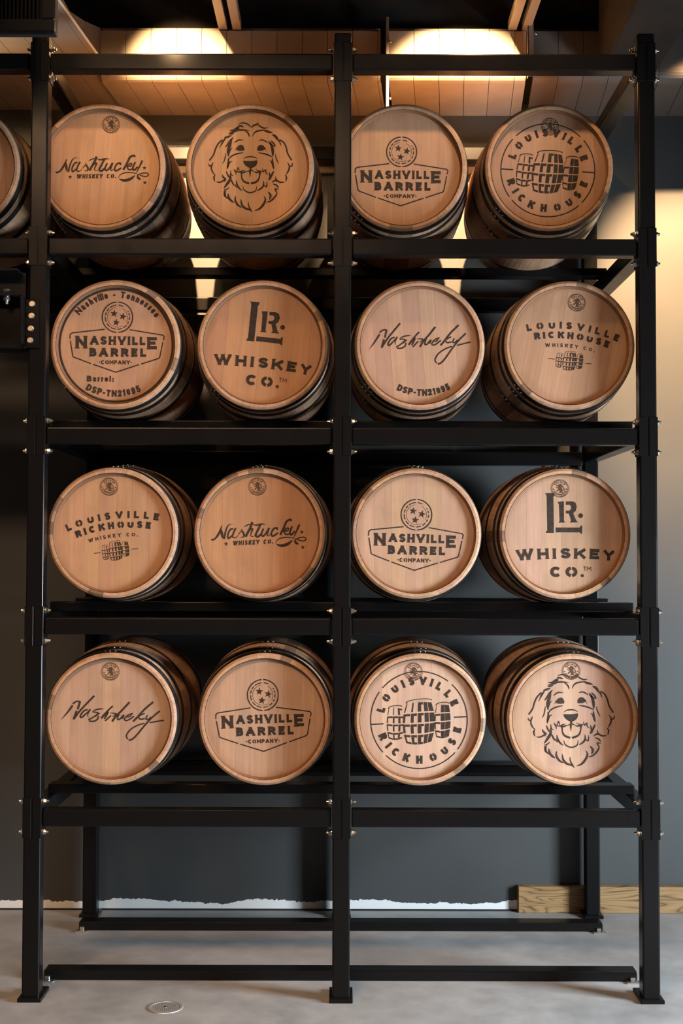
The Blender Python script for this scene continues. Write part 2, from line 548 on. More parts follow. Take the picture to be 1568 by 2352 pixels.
# angle bracket: a leg on the post's side and a leg on its front
def bracket_mesh():
    bm = bmesh.new()
    box_bm(bm, .0003, .0026, -.0024, .075, -.079, .079, .0006, 1)
    box_bm(bm, -.0315, .0026, -.0026, -.0003, -.079, .079, .0006, 1)
    return bm_mesh('bracket', bm, M['black'])
BRK = bracket_mesh()
for t, z in enumerate(ZT):
    for i, x in enumerate(PX):
        if i == 0:
            continue
        for s in (-1, 1):
            if i == 1 and s == -1 and t > 1:
                pass
            o = inst('bracket', BRK, rack, (x + s * HW, FY0 - 5.6, z - .034), (0, 0, 0), None, (s, 1, 1))
            for dz in (-.061, .061):
                inst('bolt', BOLT, o, (.0027, .034, dz), (random.uniform(0, 1), 0, 0))
# header beam over the opening at the left, bolted to the left post by a flange
hd = rp(tube('header_beam', -2.44, -1.287, FY0 + .004, FY0 + .12, 2.615, 2.925, M['black'], None, .004))
bm = bmesh.new()
box_bm(bm, -1.284, -1.229, FY0 - .012, FY0 - .001, 2.615, 2.812, .002, 1)
box_bm(bm, -1.296, -1.284, FY0 - .05, FY0 - .001, 2.625, 2.82, .002, 1)
fl = rp(inst('flange_plate', bm_mesh('flange_plate', bm, M['black'])))
bm = bmesh.new()
cyl_bm(bm, .011, .009, 6, 'y', (0, -.0045, 0))
cyl_bm(bm, .0125, .002, 18, 'y', (0, -.001, 0))
HEX = bm_mesh('bolt', bm, M['zinc'])
for k, z in enumerate((2.792, 2.744, 2.692, 2.644)):
    inst('bolt', HEX, fl, (-1.256 - .002 * k, FY0 - .012, z), (0, .3 * k, 0))
bm = bmesh.new(); box_bm(bm, -1.44, -1.30, FY0 - .075, FY0 + .004, 2.815, 2.83, .002, 1)
box_bm(bm, -2.0, -1.30, FY0 - .075, FY0 + .004, 2.915, 2.925, .002, 1)
lg = rp(inst('flange_plate', bm_mesh('flange_plate', bm, M['black'])))
bm = bmesh.new()
cyl_bm(bm, .014, .013, 6, 'z', (0, 0, .0085)); cyl_bm(bm, .014, .013, 6, 'z', (0, 0, -.024)); cyl_bm(bm, .007, .05, 12, 'z', (0, 0, -.02))
inst('bolt', bm_mesh('bolt', bm, M['zinc']), lg, (-1.35, FY0 - .045, 2.83))

# ------------------------------------------------------------------ barrels
L = .90; RC = .2665; RB = .300; NS = 30
def rout(y):            # outer radius at axial position y in -L/2..L/2
    return RB - (RB - RC) * (y / (L / 2)) ** 2
TH = .0275
def stave_mesh(deg):
    a = math.radians(deg) / 2 - .0007
    na = 3
    ys = [-L/2, -L/2 + .006, -L/2 + .03, -.32, -.2, -.1, 0, .1, .2, .32, L/2 - .03, L/2 - .006, L/2]
    vs, fs = [], []
    def ring(y, ro, ri):
        r0 = len(vs)
        for k in range(na + 1):
            t = -a + 2 * a * k / na
            vs.append((ro * math.sin(t), y, ro * math.cos(t)))
        for k in range(na, -1, -1):
            t = -a + 2 * a * k / na
            vs.append((ri * math.sin(t), y, ri * math.cos(t)))
        return r0
    rs = []
    for y in ys:
        ro = rout(y)
        ri = ro - TH
        e = L/2 - abs(y)
        if e < .001: ro, ri = ro - .0085, ro - .0190     # chamfered chime
        elif e < .01: ri = ro - .0215
        rs.append(ring(y, ro, ri))
    w = 2 * (na + 1)
    for p, q in zip(rs, rs[1:]):
        for k in range(w):
            fs.append((p + k, p + (k + 1) % w, q + (k + 1) % w, q + k))
    for k in range(na):
        fs.append((rs[0] + k, rs[0] + w - 1 - k, rs[0] + w - 2 - k, rs[0] + k + 1))
        fs.append((rs[-1] + k + 1, rs[-1] + w - 2 - k, rs[-1] + w - 1 - k, rs[-1] + k))
    bm = bmesh.new()
    bv = [bm.verts.new(v) for v in vs]
    for f in fs:
        bm.faces.new([bv[i] for i in f])
    return bm_mesh('stave', bm, M['stave'])
STAVE = {d: stave_mesh(d) for d in (10, 12, 14)}
def hoop_mesh(name, y0, y1):
    n = 72
    prof = []
    off = .0022
    ys = [y0 + (y1 - y0) * k / 3 for k in range(4)]
    prof = [(y0, rout(y0) + .0002)] + [(y, rout(y) + off) for y in ys] + [(y1, rout(y1) + .0002)]
    vs, fs = [], []
    for k in range(n):
        t = 2 * PI * k / n
        for (y, r) in prof:
            vs.append((r * math.sin(t), y, r * math.cos(t)))
    w = len(prof)
    for k in range(n):
        for j in range(w - 1):
            a, b = k * w + j, ((k + 1) % n) * w + j
            fs.append((a, b, b + 1, a + 1))
    bm = bmesh.new()
    bv = [bm.verts.new(v) for v in vs]
    for f in fs: bm.faces.new([bv[i] for i in f])
    me = bm_mesh(name, bm, M['hoop'])
    return me
HP = [(-.441, -.404), (-.368, -.334), (-.205, -.170), (.170, .205), (.334, .368), (.404, .441)]
HOOPS = [hoop_mesh('hoop', *p) for p in HP]
bm = bmesh.new()
bmesh.ops.create_icosphere(bm, subdivisions=2, radius=.0052)
bmesh.ops.scale(bm, vec=(1, 1, .55), verts=bm.verts)
RIVET = bm_mesh('rivet', bm, M['zinc'], True)
bm = bmesh.new(); cyl_bm(bm, .027, .014, 24, 'z', (0, 0, .003), .024)
BUNG = bm_mesh('bung', bm, M['stave'])
RH = .2505
HIN = -L/2 + .020          # head face, inset from the chime
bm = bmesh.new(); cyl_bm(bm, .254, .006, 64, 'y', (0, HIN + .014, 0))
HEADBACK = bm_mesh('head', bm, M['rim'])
bm = bmesh.new(); cyl_bm(bm, .254, .016, 48, 'y', (0, L/2 - .03, 0))
REARHEAD = bm_mesh('rear_head', bm, M['stave'])
def board_mesh(x0, x1):
    pts = []
    n = 14
    def arc(xa, xb, sgn):
        return [(xa + (xb - xa) * k / n, sgn * math.sqrt(max(0, RH**2 - (xa + (xb - xa) * k / n)**2))) for k in range(n + 1)]
    g = .00015
    xa, xb = max(x0 + g, -RH), min(x1 - g, RH)
    loop = arc(xa, xb, 1) + arc(xb, xa, -1)
    out = []
    for p in loop:
        if not out or (abs(p[0]-out[-1][0]) + abs(p[1]-out[-1][1])) > 1e-5: out.append(p)
    if (abs(out[0][0]-out[-1][0]) + abs(out[0][1]-out[-1][1])) < 1e-5: out.pop()
    bm = bmesh.new()
    # front face slightly smaller so that joints and rim read as a bevel
    f = [bm.verts.new((x, 0, z)) for x, z in out]
    b = [bm.verts.new((x, .010, z)) for x, z in out]
    bm.faces.new(f); bm.faces.new(list(reversed(b)))
    for i in range(len(out)):
        j = (i + 1) % len(out)
        bm.faces.new((f[i], b[i], b[j], f[j]))
    return bm_mesh('head_board', bm, M['head'])
LAYOUTS = []
for cuts in ([-.2505, -.17, -.098, -.04, .034, .105, .178, .2505], [-.2505, -.185, -.12, -.06, .012, .075, .15, .205, .2505], [-.2505, -.155, -.09, -.012, .05, .12, .19, .2505]):
    LAYOUTS.append([board_mesh(a, b) for a, b in zip(cuts, cuts[1:])])
# ring of the inner chime wall, the darker band round the head
def ring_mesh(name, r0, r1, y, material, n=72):
    vs, fs = [], []
    for k in range(n):
        t = 2 * PI * k / n
        for r in (r0, r1): vs.append((r * math.sin(t), y, r * math.cos(t)))
    for k in range(n):
        j = (k + 1) % n
        fs.append((2*k, 2*k + 1, 2*j + 1, 2*j))
    return mesh(name, vs, fs, material)

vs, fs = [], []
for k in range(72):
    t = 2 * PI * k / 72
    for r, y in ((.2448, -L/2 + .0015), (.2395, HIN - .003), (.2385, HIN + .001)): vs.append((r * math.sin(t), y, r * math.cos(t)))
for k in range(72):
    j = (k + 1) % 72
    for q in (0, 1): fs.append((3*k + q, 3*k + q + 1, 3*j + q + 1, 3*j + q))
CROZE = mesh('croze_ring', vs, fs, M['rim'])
# ------------------------------------------------------------------ stencil art (millimetre-flat print on the heads)
def smooth(pts, n=5):
    if len(pts) < 3: return list(pts)
    out = []
    P = [pts[0]] + list(pts) + [pts[-1]]
    for i in range(1, len(P) - 2):
        p0, p1, p2, p3 = P[i-1], P[i], P[i+1], P[i+2]
        for k in range(n):
            t = k / n
            out.append(tuple(.5 * (2*b + (c - a)*t + (2*a - 5*b + 4*c - d)*t*t + (3*b - a - 3*c + d)*t**3) for a, b, c, d in zip(p0, p1, p2, p3)))
    out.append(tuple(pts[-1]))
    return out
class Art:
    """flat shapes in photo-like units, y down; xf maps them to head-centred units"""
    def __init__(self): self.polys = []
    def poly(self, pts): self.polys.append([tuple(p) for p in pts])
    def stroke(self, pts, w, taper='', sm=True, cap=0.0):
        p = smooth(pts) if sm else list(pts)
        q = [p[0]]
        for a in p[1:]:
            if math.hypot(a[0]-q[-1][0], a[1]-q[-1][1]) > 1e-4: q.append(a)
        p = q
        n = len(p)
        if n < 2: return
        if cap:
            d = Vector(p[0]) - Vector(p[1]); d.normalize(); p[0] = tuple(Vector(p[0]) + d * cap)
            d = Vector(p[-1]) - Vector(p[-2]); d.normalize(); p[-1] = tuple(Vector(p[-1]) + d * cap)
        ln = [0]
        for a, b in zip(p, p[1:]): ln.append(ln[-1] + math.hypot(b[0]-a[0], b[1]-a[1]))
        Lh, Rh = [], []
        for i in range(n):
            a = Vector(p[max(0, i-1)]); b = Vector(p[i]); c = Vector(p[min(n-1, i+1)])
            d1 = (b - a).normalized() if i > 0 else None
            d2 = (c - b).normalized() if i < n - 1 else None
            if d1 is None: d1 = d2
            if d2 is None: d2 = d1
            n1 = Vector((-d1.y, d1.x)); n2 = Vector((-d2.y, d2.x))
            nn = n1 + n2
            if nn.length < 1e-3: nn = n1
            nn.normalize()
            k = 1 / max(.45, nn.dot(n1))
            s = ln[i] / ln[-1]
            ww = w / 2
            if taper == 'b': ww *= max(.10, min(1, math.sin(PI * s) ** .6 + .05))
            elif taper == 'e': ww *= max(.10, 1 - s ** 2.2)
            elif taper == 's': ww *= max(.10, 1 - (1 - s) ** 2.2)
            Lh.append(tuple(b + nn * ww * k)); Rh.append(tuple(b - nn * ww * k))
        for i in range(n - 1):
            self.polys.append([Lh[i], Lh[i+1], Rh[i+1], Rh[i]])
    def disc(self, c, r, n=20):
        self.poly([(c[0] + r * math.cos(2*PI*k/n), c[1] + r * math.sin(2*PI*k/n)) for k in range(n)])
    def star(self, c, r, rot=0):
        pts = []
        for k in range(10):
            a = -PI/2 + k * PI/5 + rot
            q = r if k % 2 == 0 else r * .40
            pts.append((c[0] + q * math.cos(a), c[1] + q * math.sin(a)))
        for k in range(10):
            self.poly([c, pts[k], pts[(k + 1) % 10]])
    def arc(self, c, r, w, a0, a1, n=None):      # degrees, counter-clockwise from +x, y up
        n = n or max(3, int(abs(a1 - a0) / 5))
        pts = [(c[0] + r * math.cos(math.radians(a0 + (a1 - a0) * k / n)), c[1] - r * math.sin(math.radians(a0 + (a1 - a0) * k / n))) for k in range(n + 1)]
        self.stroke(pts, w, '', False)
    def add(self, other, f):
        for p in other.polys: self.polys.append([f(*q) for q in p])
    def place(self, ox=0, oy=0, s=1.0, rot=0, dx=0, dy=0):
        """subtract origin, divide by scale, rotate clockwise (degrees), shift"""
        c, sn = math.cos(math.radians(rot)), math.sin(math.radians(rot))
        r = Art()
        for p in self.polys:
            r.polys.append([(((x - ox) * c - (y - oy) * sn) / s + dx, ((x - ox) * sn + (y - oy) * c) / s + dy) for x, y in p])
        return r
def ell(a0, a1, n=14, cx=.5, cy=.5, rx=.5, ry=.5):
    return [(cx + rx * math.cos(math.radians(a0 + (a1-a0)*k/n)), cy + ry * math.sin(math.radians(a0 + (a1-a0)*k/n))) for k in range(n + 1)]
G = {   # centre lines, y up, unit box;  (width, [lines])
 'A': (.95, [[(0, 0), (.46, 1)], [(.56, .97), (1, 0)], [(.28, .28), (.8, .28)]]),
 'B': (.74, [[(0, 0), (0, 1)], [(.2, 1), (.62, 1), (.88, .9), (.88, .62), (.62, .53), (.25, .53)], [(.62, .53), (1, .42), (1, .12), (.7, 0), (.2, 0)]]),
 'C': (.86, [ell(42, 318)]),
 'D': (.8, [[(0, 0), (0, 1)], [(.22, 1), (.5, 1), (.95, .8), (1, .5), (.95, .2), (.5, 0), (.22, 0)]]),
 'E': (.66, [[(0, 0), (0, 1)], [(.05, 1), (1, 1)], [(.05, .52), (.8, .52)], [(.05, 0), (1, 0)]]),
 'G': (.86, [ell(42, 330) + [(1, .45), (.6, .45)]]),
 'H': (.82, [[(0, 0), (0, 1)], [(1, 0), (1, 1)], [(0, .5), (1, .5)]]),
 'I': (.0, [[(.5, 0), (.5, 1)]]),
 'K': (.82, [[(0, 0), (0, 1)], [(1, 1), (.16, .42)], [(.42, .60), (1, 0)]]),
 'L': (.64, [[(0, 1), (0, 0), (1, 0)]]),
 'M': (1.0, [[(0, 0), (0, 1), (.5, .35), (1, 1), (1, 0)]]),
 'N': (.82, [[(0, 0), (0, 1)], [(.02, .98), (.98, .02)], [(1, 0), (1, 1)]]),
 'O': (.9, [ell(100, 260), ell(-80, 80)]),
 'P': (.74, [[(0, 0), (0, 1)], [(.2, 1), (.65, 1), (.98, .88), (.98, .6), (.65, .47), (.2, .47)]]),
 'R': (.8, [[(0, 0), (0, 1)], [(.2, 1), (.62, 1), (.95, .88), (.95, .6), (.62, .47), (.2, .47)], [(.5, .45), (1, 0)]]),
 'S': (.74, [smooth([(.97, .80), (.75, .98), (.3, .99), (.03, .78), (.2, .58), (.8, .43), (.98, .22), (.7, .01), (.25, .01), (.0, .2)], 3)]),
 'T': (.7, [[(0, 1), (1, 1)], [(.5, .9), (.5, 0)]]),
 'U': (.82, [[(0, 1), (0, .35)] + ell(190, 350, 8, .5, .32, .5, .32) + [(1, .35), (1, 1)]]),
 'V': (.92, [[(0, 1), (.5, 0)], [(.5, 0), (1, 1)]]),
 'W': (1.3, [[(0, 1), (.26, 0)], [(.26, 0), (.5, .95)], [(.5, .95), (.74, 0)], [(.74, 0), (1, 1)]]),
 'Y': (.9, [[(0, 1), (.5, .48)], [(1, 1), (.5, .48)], [(.5, .55), (.5, 0)]]),
 '0': (.62, [ell(100, 260), ell(-80, 80)]),
 '1': (.42, [[(.0, .82), (.75, 1)], [(.75, 1), (.75, 0)]]),
 '2': (.66, [smooth([(.03, .75), (.2, .97), (.75, .98), (.95, .72), (.75, .45), (.0, .02)], 3), [(0, .02), (1, .02)]]),
 '5': (.66, [[(.92, 1), (.16, 1), (.1, .55)], smooth([(.1, .55), (.55, .63), (.97, .42), (.9, .1), (.5, 0), (.03, .12)], 3)]),
 '9': (.66, [smooth([(.95, .65), (.8, .42), (.4, .38), (.05, .6), (.12, .88), (.5, 1), (.88, .9), (.98, .6), (.88, .22), (.5, 0), (.12, .08)], 3)]),
 '-': (.4, [[(.1, .42), (.9, .42)]]),
 '.': (.0, [[(.5, .0), (.5, .03)]]),
 ':': (.0, [[(.5, .0), (.5, .03)], [(.5, .5), (.5, .53)]]),
 'a': (.52, [[(.1, .62), (.5, .70), (.95, .58), (.95, 0)], smooth([(.95, .36), (.45, .38), (.05, .2), (.3, 0), (.95, .14)], 3)]),
 's': (.46, [smooth([(.95, .58), (.6, .70), (.12, .58), (.3, .40), (.85, .28), (.9, .1), (.45, 0), (.0, .12)], 3)]),
 'h': (.52, [[(0, 0), (0, 1)], [(.12, .55), (.5, .7), (.95, .55), (1, 0)]]),
 'v': (.55, [[(0, .7), (.5, 0)], [(.5, 0), (1, .7)]]),
 'i': (.0, [[(.5, 0), (.5, .68)], [(.5, .92), (.5, .97)]]),
 'l': (.0, [[(.5, 0), (.5, 1)]]),
 'e': (.52, [smooth([(.1, .36), (.95, .38), (.85, .62), (.5, .70), (.1, .58), (.0, .33), (.15, .08), (.55, .0), (.95, .12)], 3)]),
 'n': (.52, [[(0, 0), (0, .7)], [(.12, .52), (.5, .7), (.95, .55), (1, 0)]]),
 'r': (.34, [[(0, 0), (0, .7)], [(.12, .5), (.5, .7), (1, .66)]]),
}
def glyph(ch, h, t, wk=1.0, serif=0.0, slant=0.0):
    """returns Art with the glyph's lower left at 0,0 (y down, so it rises to -h) and its width"""
    w, lines = G[ch]
    w = w * h * wk
    a = Art()
    W = w + t if w < t * .5 else w
    iw = max(0.0, W - t)
    for ln in lines:
        pts = [((t/2 + x * iw) if w > t * .5 else W/2, -(t/2 + y * (h - t))) for x, y in ln]
        pts = [(x - y * slant, y) for x, y in pts]
        a.stroke(pts, t, '', False, t/2 if ch not in 'CSO0GUD' or len(ln) < 5 else 0)
        if serif and ch in 'NHIKLRPBEAWVY' and len(ln) == 2 and abs(ln[0][1] - ln[1][1]) > .7:
            for (x, y) in pts:
                e = 0 if y > -h/2 else -h
                s = t * (.5 + serif)
                yy = e - serif * t * .35 if e == 0 else e + serif * t * .35
                a.poly([(x - s, yy - t*.12), (x + s, yy - t*.12), (x + s, yy + t*.12), (x - s, yy + t*.12)])
    return a, W
def text_line(a, s, x0, y0, x1, h, t, wk=1.0, rot=0.0, serif=0, slant=0, y1=None):
    """set s from x0 to x1 on baseline y0 (to y1), spacing evened out"""
    gl = [(glyph(c, h, t, wk, serif, slant) if c != ' ' else (None, h * .45)) for c in s]
    tot = sum(w for _, w in gl)
    gap = (x1 - x0 - tot) / max(1, len(s) - 1)
    x = x0
    y1 = y0 if y1 is None else y1
    ang = math.atan2(y1 - y0, x1 - x0)
    c, sn = math.cos(ang), math.sin(ang)
    for g, w in gl:
        if g:
            ox, oy = x - x0, 0
            a.add(g, lambda px, py, ox=ox: (x0 + (px + ox) * c - py * sn, y0 + (px + ox) * sn + py * c))
        x += w + gap
def text_arc(a, s, cx, cy, r, ang, h, t, wk=1.0, inside=False, serif=0):
    """letters centred at the angles ang[] (deg ccw from +x); baseline radius r; inside=True: tops point to the centre"""
    for ch, d in zip(s, ang):
        if ch == ' ': continue
        g, w = glyph(ch, h, t, wk, serif)
        th = math.radians(d)
        bx, by = cx + r * math.cos(th), cy - r * math.sin(th)
        ro = (PI/2 - th) if not inside else (-PI/2 - th)
        c, sn = math.cos(ro), math.sin(ro)
        a.add(g, lambda px, py: (bx + (px - w/2) * c - py * sn, by + (px - w/2) * sn + py * c))
def spread(s, a0, a1, narrow=.42):
    """angles for the letters of s, narrow letters taking less room"""
    w = [(max(G[c][0], .22) if c != ' ' else .35) + narrow for c in s]
    tot = sum(w) - w[0] / 2 - w[-1] / 2
    out, cum = [], -w[0] / 2
    for q in w:
        out.append(a0 + (a1 - a0) * (cum + q / 2) / tot)
        cum += q
    return out
def lin(a, b, n): return [a + (b - a) * k / (n - 1) for k in range(n)]

def art_badge():
    a = Art()
    c = (770, 458)
    a.arc(c, 172, 13, 93, 267, 40); a.arc(c, 172, 13, -87, 87, 40)
    a.arc(c, 176, 9, 285, 345, 14)
    for k, (s, e) in enumerate([(95, 128), (134, 150), (156, 172), (178, 204), (212, 232), (238, 262), (270, 292), (300, 318), (326, 338), (346, 362), (8, 20), (26, 32), (62, 84)]):
        a.arc(c, 137, 11, s, e)
    a.arc(c, 113, 4, 100, 300, 40); a.arc(c, 113, 4, -30, 60, 20)
    for p, q in (((690, 470), (715, 466)), ((790, 500), (860, 492)), ((760, 350), (800, 348)), ((800, 520), (840, 518)), ((690, 500), (712, 498))):
        a.stroke([p, q], 4, 'b', False)
    a.star((732, 417), 45, .1); a.star((830, 450), 45, .25); a.star((757, 518), 45, .15)
    for pts in ([(628, 595), (262, 637), (238, 655), (237, 705)], [(241, 725), (270, 903), (286, 914), (475, 985)], [(497, 992), (757, 1083), (1020, 995)],
                [(1043, 989), (1238, 926), (1251, 910), (1285, 740)], [(1290, 720), (1300, 680), (1285, 661), (910, 600)]):
        a.stroke(pts, 13, '', False)
    text_line(a, 'N', 300, 812, 430, 140, 37, 1.13, serif=.22)
    text_line(a, 'ASHVILL', 464, 768, 1086, 94, 27, 1.05, serif=.18, y1=774)
    text_line(a, 'E', 1108, 822, 1220, 138, 36, 1.2, serif=.2)
    text_line(a, 'BARREL', 458, 903, 1098, 95, 29, 1.10, serif=.18, y1=908)
    text_line(a, 'COMPANY', 588, 992, 917, 46, 12, 1.0, y1=994)
    a.disc((572, 968), 7); a.disc((931, 971), 7)
    return a.place(757, 777, 4.9)
def art_dog():
    a = Art()
    S = a.stroke
    for p, w, t in [
        ([(545, 255), (595, 244), (640, 255), (668, 275), (688, 298)], 13, 'b'), ([(688, 300), (710, 275), (745, 262), (764, 240)], 14, 'b'),
        ([(765, 245), (770, 272), (825, 302), (870, 297)], 13, 'b'), ([(540, 270), (575, 280), (605, 292)], 14, 'b'), ([(495, 314), (530, 300), (560, 280)], 15, 'b'),
        ([(443, 327), (490, 326), (560, 300)], 16, 'b'), ([(436, 376), (455, 352), (500, 343), (545, 326), (610, 325), (672, 333)], 15, 'b'), ([(440, 362), (470, 368), (500, 345)], 14, 'b'),
        ([(615, 332), (648, 355), (662, 380), (668, 405)], 13, 'b'), ([(702, 400), (715, 365), (745, 340), (800, 328), (862, 324)], 13, 'b'), ([(845, 322), (875, 340), (928, 357)], 16, 'b'), ([(820, 328), (870, 348), (920, 358)], 10, 'b'),
        ([(368, 433), (320, 480), (290, 540), (268, 605), (224, 668)], 13, ''), ([(268, 686), (246, 735), (250, 775), (270, 812), (292, 828)], 13, 'b'), ([(292, 826), (275, 855), (285, 905)], 14, 'b'),
        ([(217, 700), (222, 724), (245, 728), (266, 692)], 12, 'b'), ([(297, 908), (340, 912), (378, 895), (400, 868)], 13, 'b'), ([(368, 825), (378, 855), (404, 878), (384, 905)], 16, 'b'), ([(385, 900), (418, 912)], 12, 'b'),
        ([(407, 580), (400, 625), (385, 680), (365, 707)], 10, 'b'), ([(468, 385), (425, 402), (385, 412)], 17, 'b'), ([(410, 405), (380, 445), (345, 505)], 15, 'b'), ([(400, 430), (360, 480), (333, 532)], 8, 'b'),
        ([(490, 405), (455, 445), (420, 495), (398, 520)], 17, 'b'), ([(470, 425), (452, 490), (432, 560), (436, 625)], 26, 'b'), ([(480, 522), (455, 550), (440, 600)], 9, 'b'), ([(432, 640), (436, 690), (420, 768)], 18, 'b'),
        ([(600, 578), (525, 593), (465, 622), (434, 665)], 13, 'b'), ([(480, 672), (450, 692), (422, 750)], 10, 'b'), ([(412, 785), (428, 830), (455, 872)], 14, 'b'), ([(460, 775), (466, 822), (494, 838)], 10, 'b'),
        ([(455, 815), (458, 870), (430, 920), (385, 980)], 22, 'b'), ([(462, 875), (488, 930), (507, 958)], 14, 'b'), ([(492, 765), (515, 800), (520, 830)], 9, 'b'), ([(500, 760), (525, 795), (545, 748), (560, 795)], 9, 'b'),
        ([(520, 796), (560, 796), (622, 772)], 12, 'b'), ([(560, 792), (600, 803), (640, 786)], 14, 'b'), ([(568, 790), (580, 830), (587, 870), (612, 905), (667, 926)], 18, 's'), ([(575, 792), (588, 850)], 22, 'e'),
        ([(797, 785), (786, 830), (770, 880), (740, 910), (686, 926)], 18, 's'), ([(790, 790), (777, 850)], 22, 'e'), ([(680, 745), (680, 775), (652, 787), (636, 796)], 14, 'e'), ([(680, 772), (712, 786), (720, 794)], 14, 'e'), ([(676, 785), (676, 858)], 20, 'e'),
        ([(716, 795), (760, 800), (808, 782)], 14, 'b'), ([(735, 766), (775, 785), (815, 785)], 9, 'b'), ([(815, 750), (822, 795), (845, 772), (850, 808)], 9, 'b'), ([(862, 768), (850, 800), (880, 830)], 9, 'b'), ([(887, 790), (897, 850), (876, 890)], 12, 'b'),
        ([(942, 783), (912, 840), (892, 888)], 18, 'b'), ([(900, 828), (908, 890)], 12, 'b'),
        ([(605, 652), (630, 632), (680, 624), (730, 632), (756, 652)], 11, 'b'), ([(680, 740), (680, 778)], 16, ''),
        ([(528, 522), (508, 562)], 10, 'e'), ([(522, 540), (545, 553), (612, 553)], 7, 'b'), ([(838, 520), (857, 566)], 10, 'e'), ([(752, 553), (830, 555)], 7, 'b'),
        ([(497, 470), (530, 445), (560, 435), (602, 441)], 12, 'b'), ([(770, 443), (810, 435), (845, 450), (875, 472)], 12, 'b'), ([(765, 578), (830, 590), (890, 610), (932, 636)], 13, 'b'),
        ([(898, 455), (925, 540), (928, 624)], 24, 'b'), ([(880, 445), (905, 485), (950, 510)], 15, 'b'), ([(880, 520), (912, 556)], 9, 'b'), ([(905, 440), (945, 485), (958, 515)], 14, 'b'), ([(926, 640), (925, 690), (942, 768)], 18, 'b'), ([(892, 662), (915, 690), (930, 740)], 9, 'b'),
        ([(918, 372), (960, 398), (988, 445)], 22, 'b'), ([(960, 405), (1000, 450), (1022, 502)], 12, 'b'), ([(985, 450), (1036, 538)], 7, 'b'),
        ([(1003, 432), (1050, 465), (1077, 520), (1095, 590), (1139, 664)], 13, ''), ([(1090, 686), (1112, 725), (1108, 770), (1075, 828)], 14, 'b'), ([(1108, 725), (1138, 730), (1149, 692)], 12, 'b'), ([(1064, 826), (1082, 855), (1072, 905)], 13, 'b'),
        ([(1062, 909), (1010, 910), (970, 885), (958, 845)], 14, 'b'), ([(918, 912), (960, 890), (1000, 908)], 14, 'b'), ([(958, 590), (966, 642), (997, 707)], 10, 'b'),
        ([(524, 890), (532, 940), (562, 985), (593, 1006)], 16, 'b'), ([(512, 930), (520, 960), (548, 970)], 9, 'b'), ([(598, 948), (606, 990), (640, 1018), (680, 1028), (720, 1018), (745, 995), (751, 948)], 12, 'b'), ([(756, 1006), (800, 980), (826, 945), (828, 893)], 15, 'b'), ([(820, 930), (858, 962), (866, 900)], 11, 'b'),
        ([(445, 900), (402, 955), (386, 985)], 13, 'b'), ([(384, 996), (425, 986), (448, 962)], 9, 'b'), ([(392, 998), (394, 1060), (422, 1088)], 14, 'b'), ([(420, 985), (402, 1025), (408, 1075), (450, 1105)], 10, 'b'), ([(433, 1035), (440, 1085), (470, 1120), (502, 1142)], 20, 'b'), ([(460, 1045), (455, 1095)], 8, 'b'),
        ([(518, 1065), (512, 1112), (542, 1167), (590, 1196)], 18, 'b'), ([(576, 1098), (586, 1160), (622, 1202), (680, 1222), (704, 1250)], 19, 'b'), ([(660, 1128), (664, 1180), (704, 1248)], 11, 'b'),
        ([(728, 1230), (785, 1207), (832, 1150), (848, 1100), (828, 1066)], 19, 'b'), ([(855, 1136), (905, 1122), (945, 1085), (974, 1040), (968, 1000)], 15, 'b'), ([(878, 1018), (906, 1060), (892, 1110)], 18, 'b'), ([(932, 1042), (918, 1090)], 10, 'b'),
        ([(996, 992), (955, 988), (972, 1025)], 11, 'b'), ([(930, 930), (972, 945), (996, 978)], 13, 'b'), ([(942, 958), (998, 992)], 10, 'b'), ([(918, 905), (940, 935)], 10, 'b')]:
        S(p, w * 1.3, t)
    a.poly([(600, 668), (640, 672), (690, 672), (756, 664), (757, 690), (745, 720), (715, 745), (685, 755), (655, 745), (620, 720), (603, 695)])
    a.poly([(525, 525), (545, 500), (572, 490), (598, 500), (613, 530), (611, 552), (575, 557), (540, 552), (528, 542)])
    a.poly([(754, 550), (755, 525), (770, 500), (797, 490), (825, 500), (843, 525), (838, 545), (800, 557), (765, 557)])
    return a.place(679, 755, 4.75)
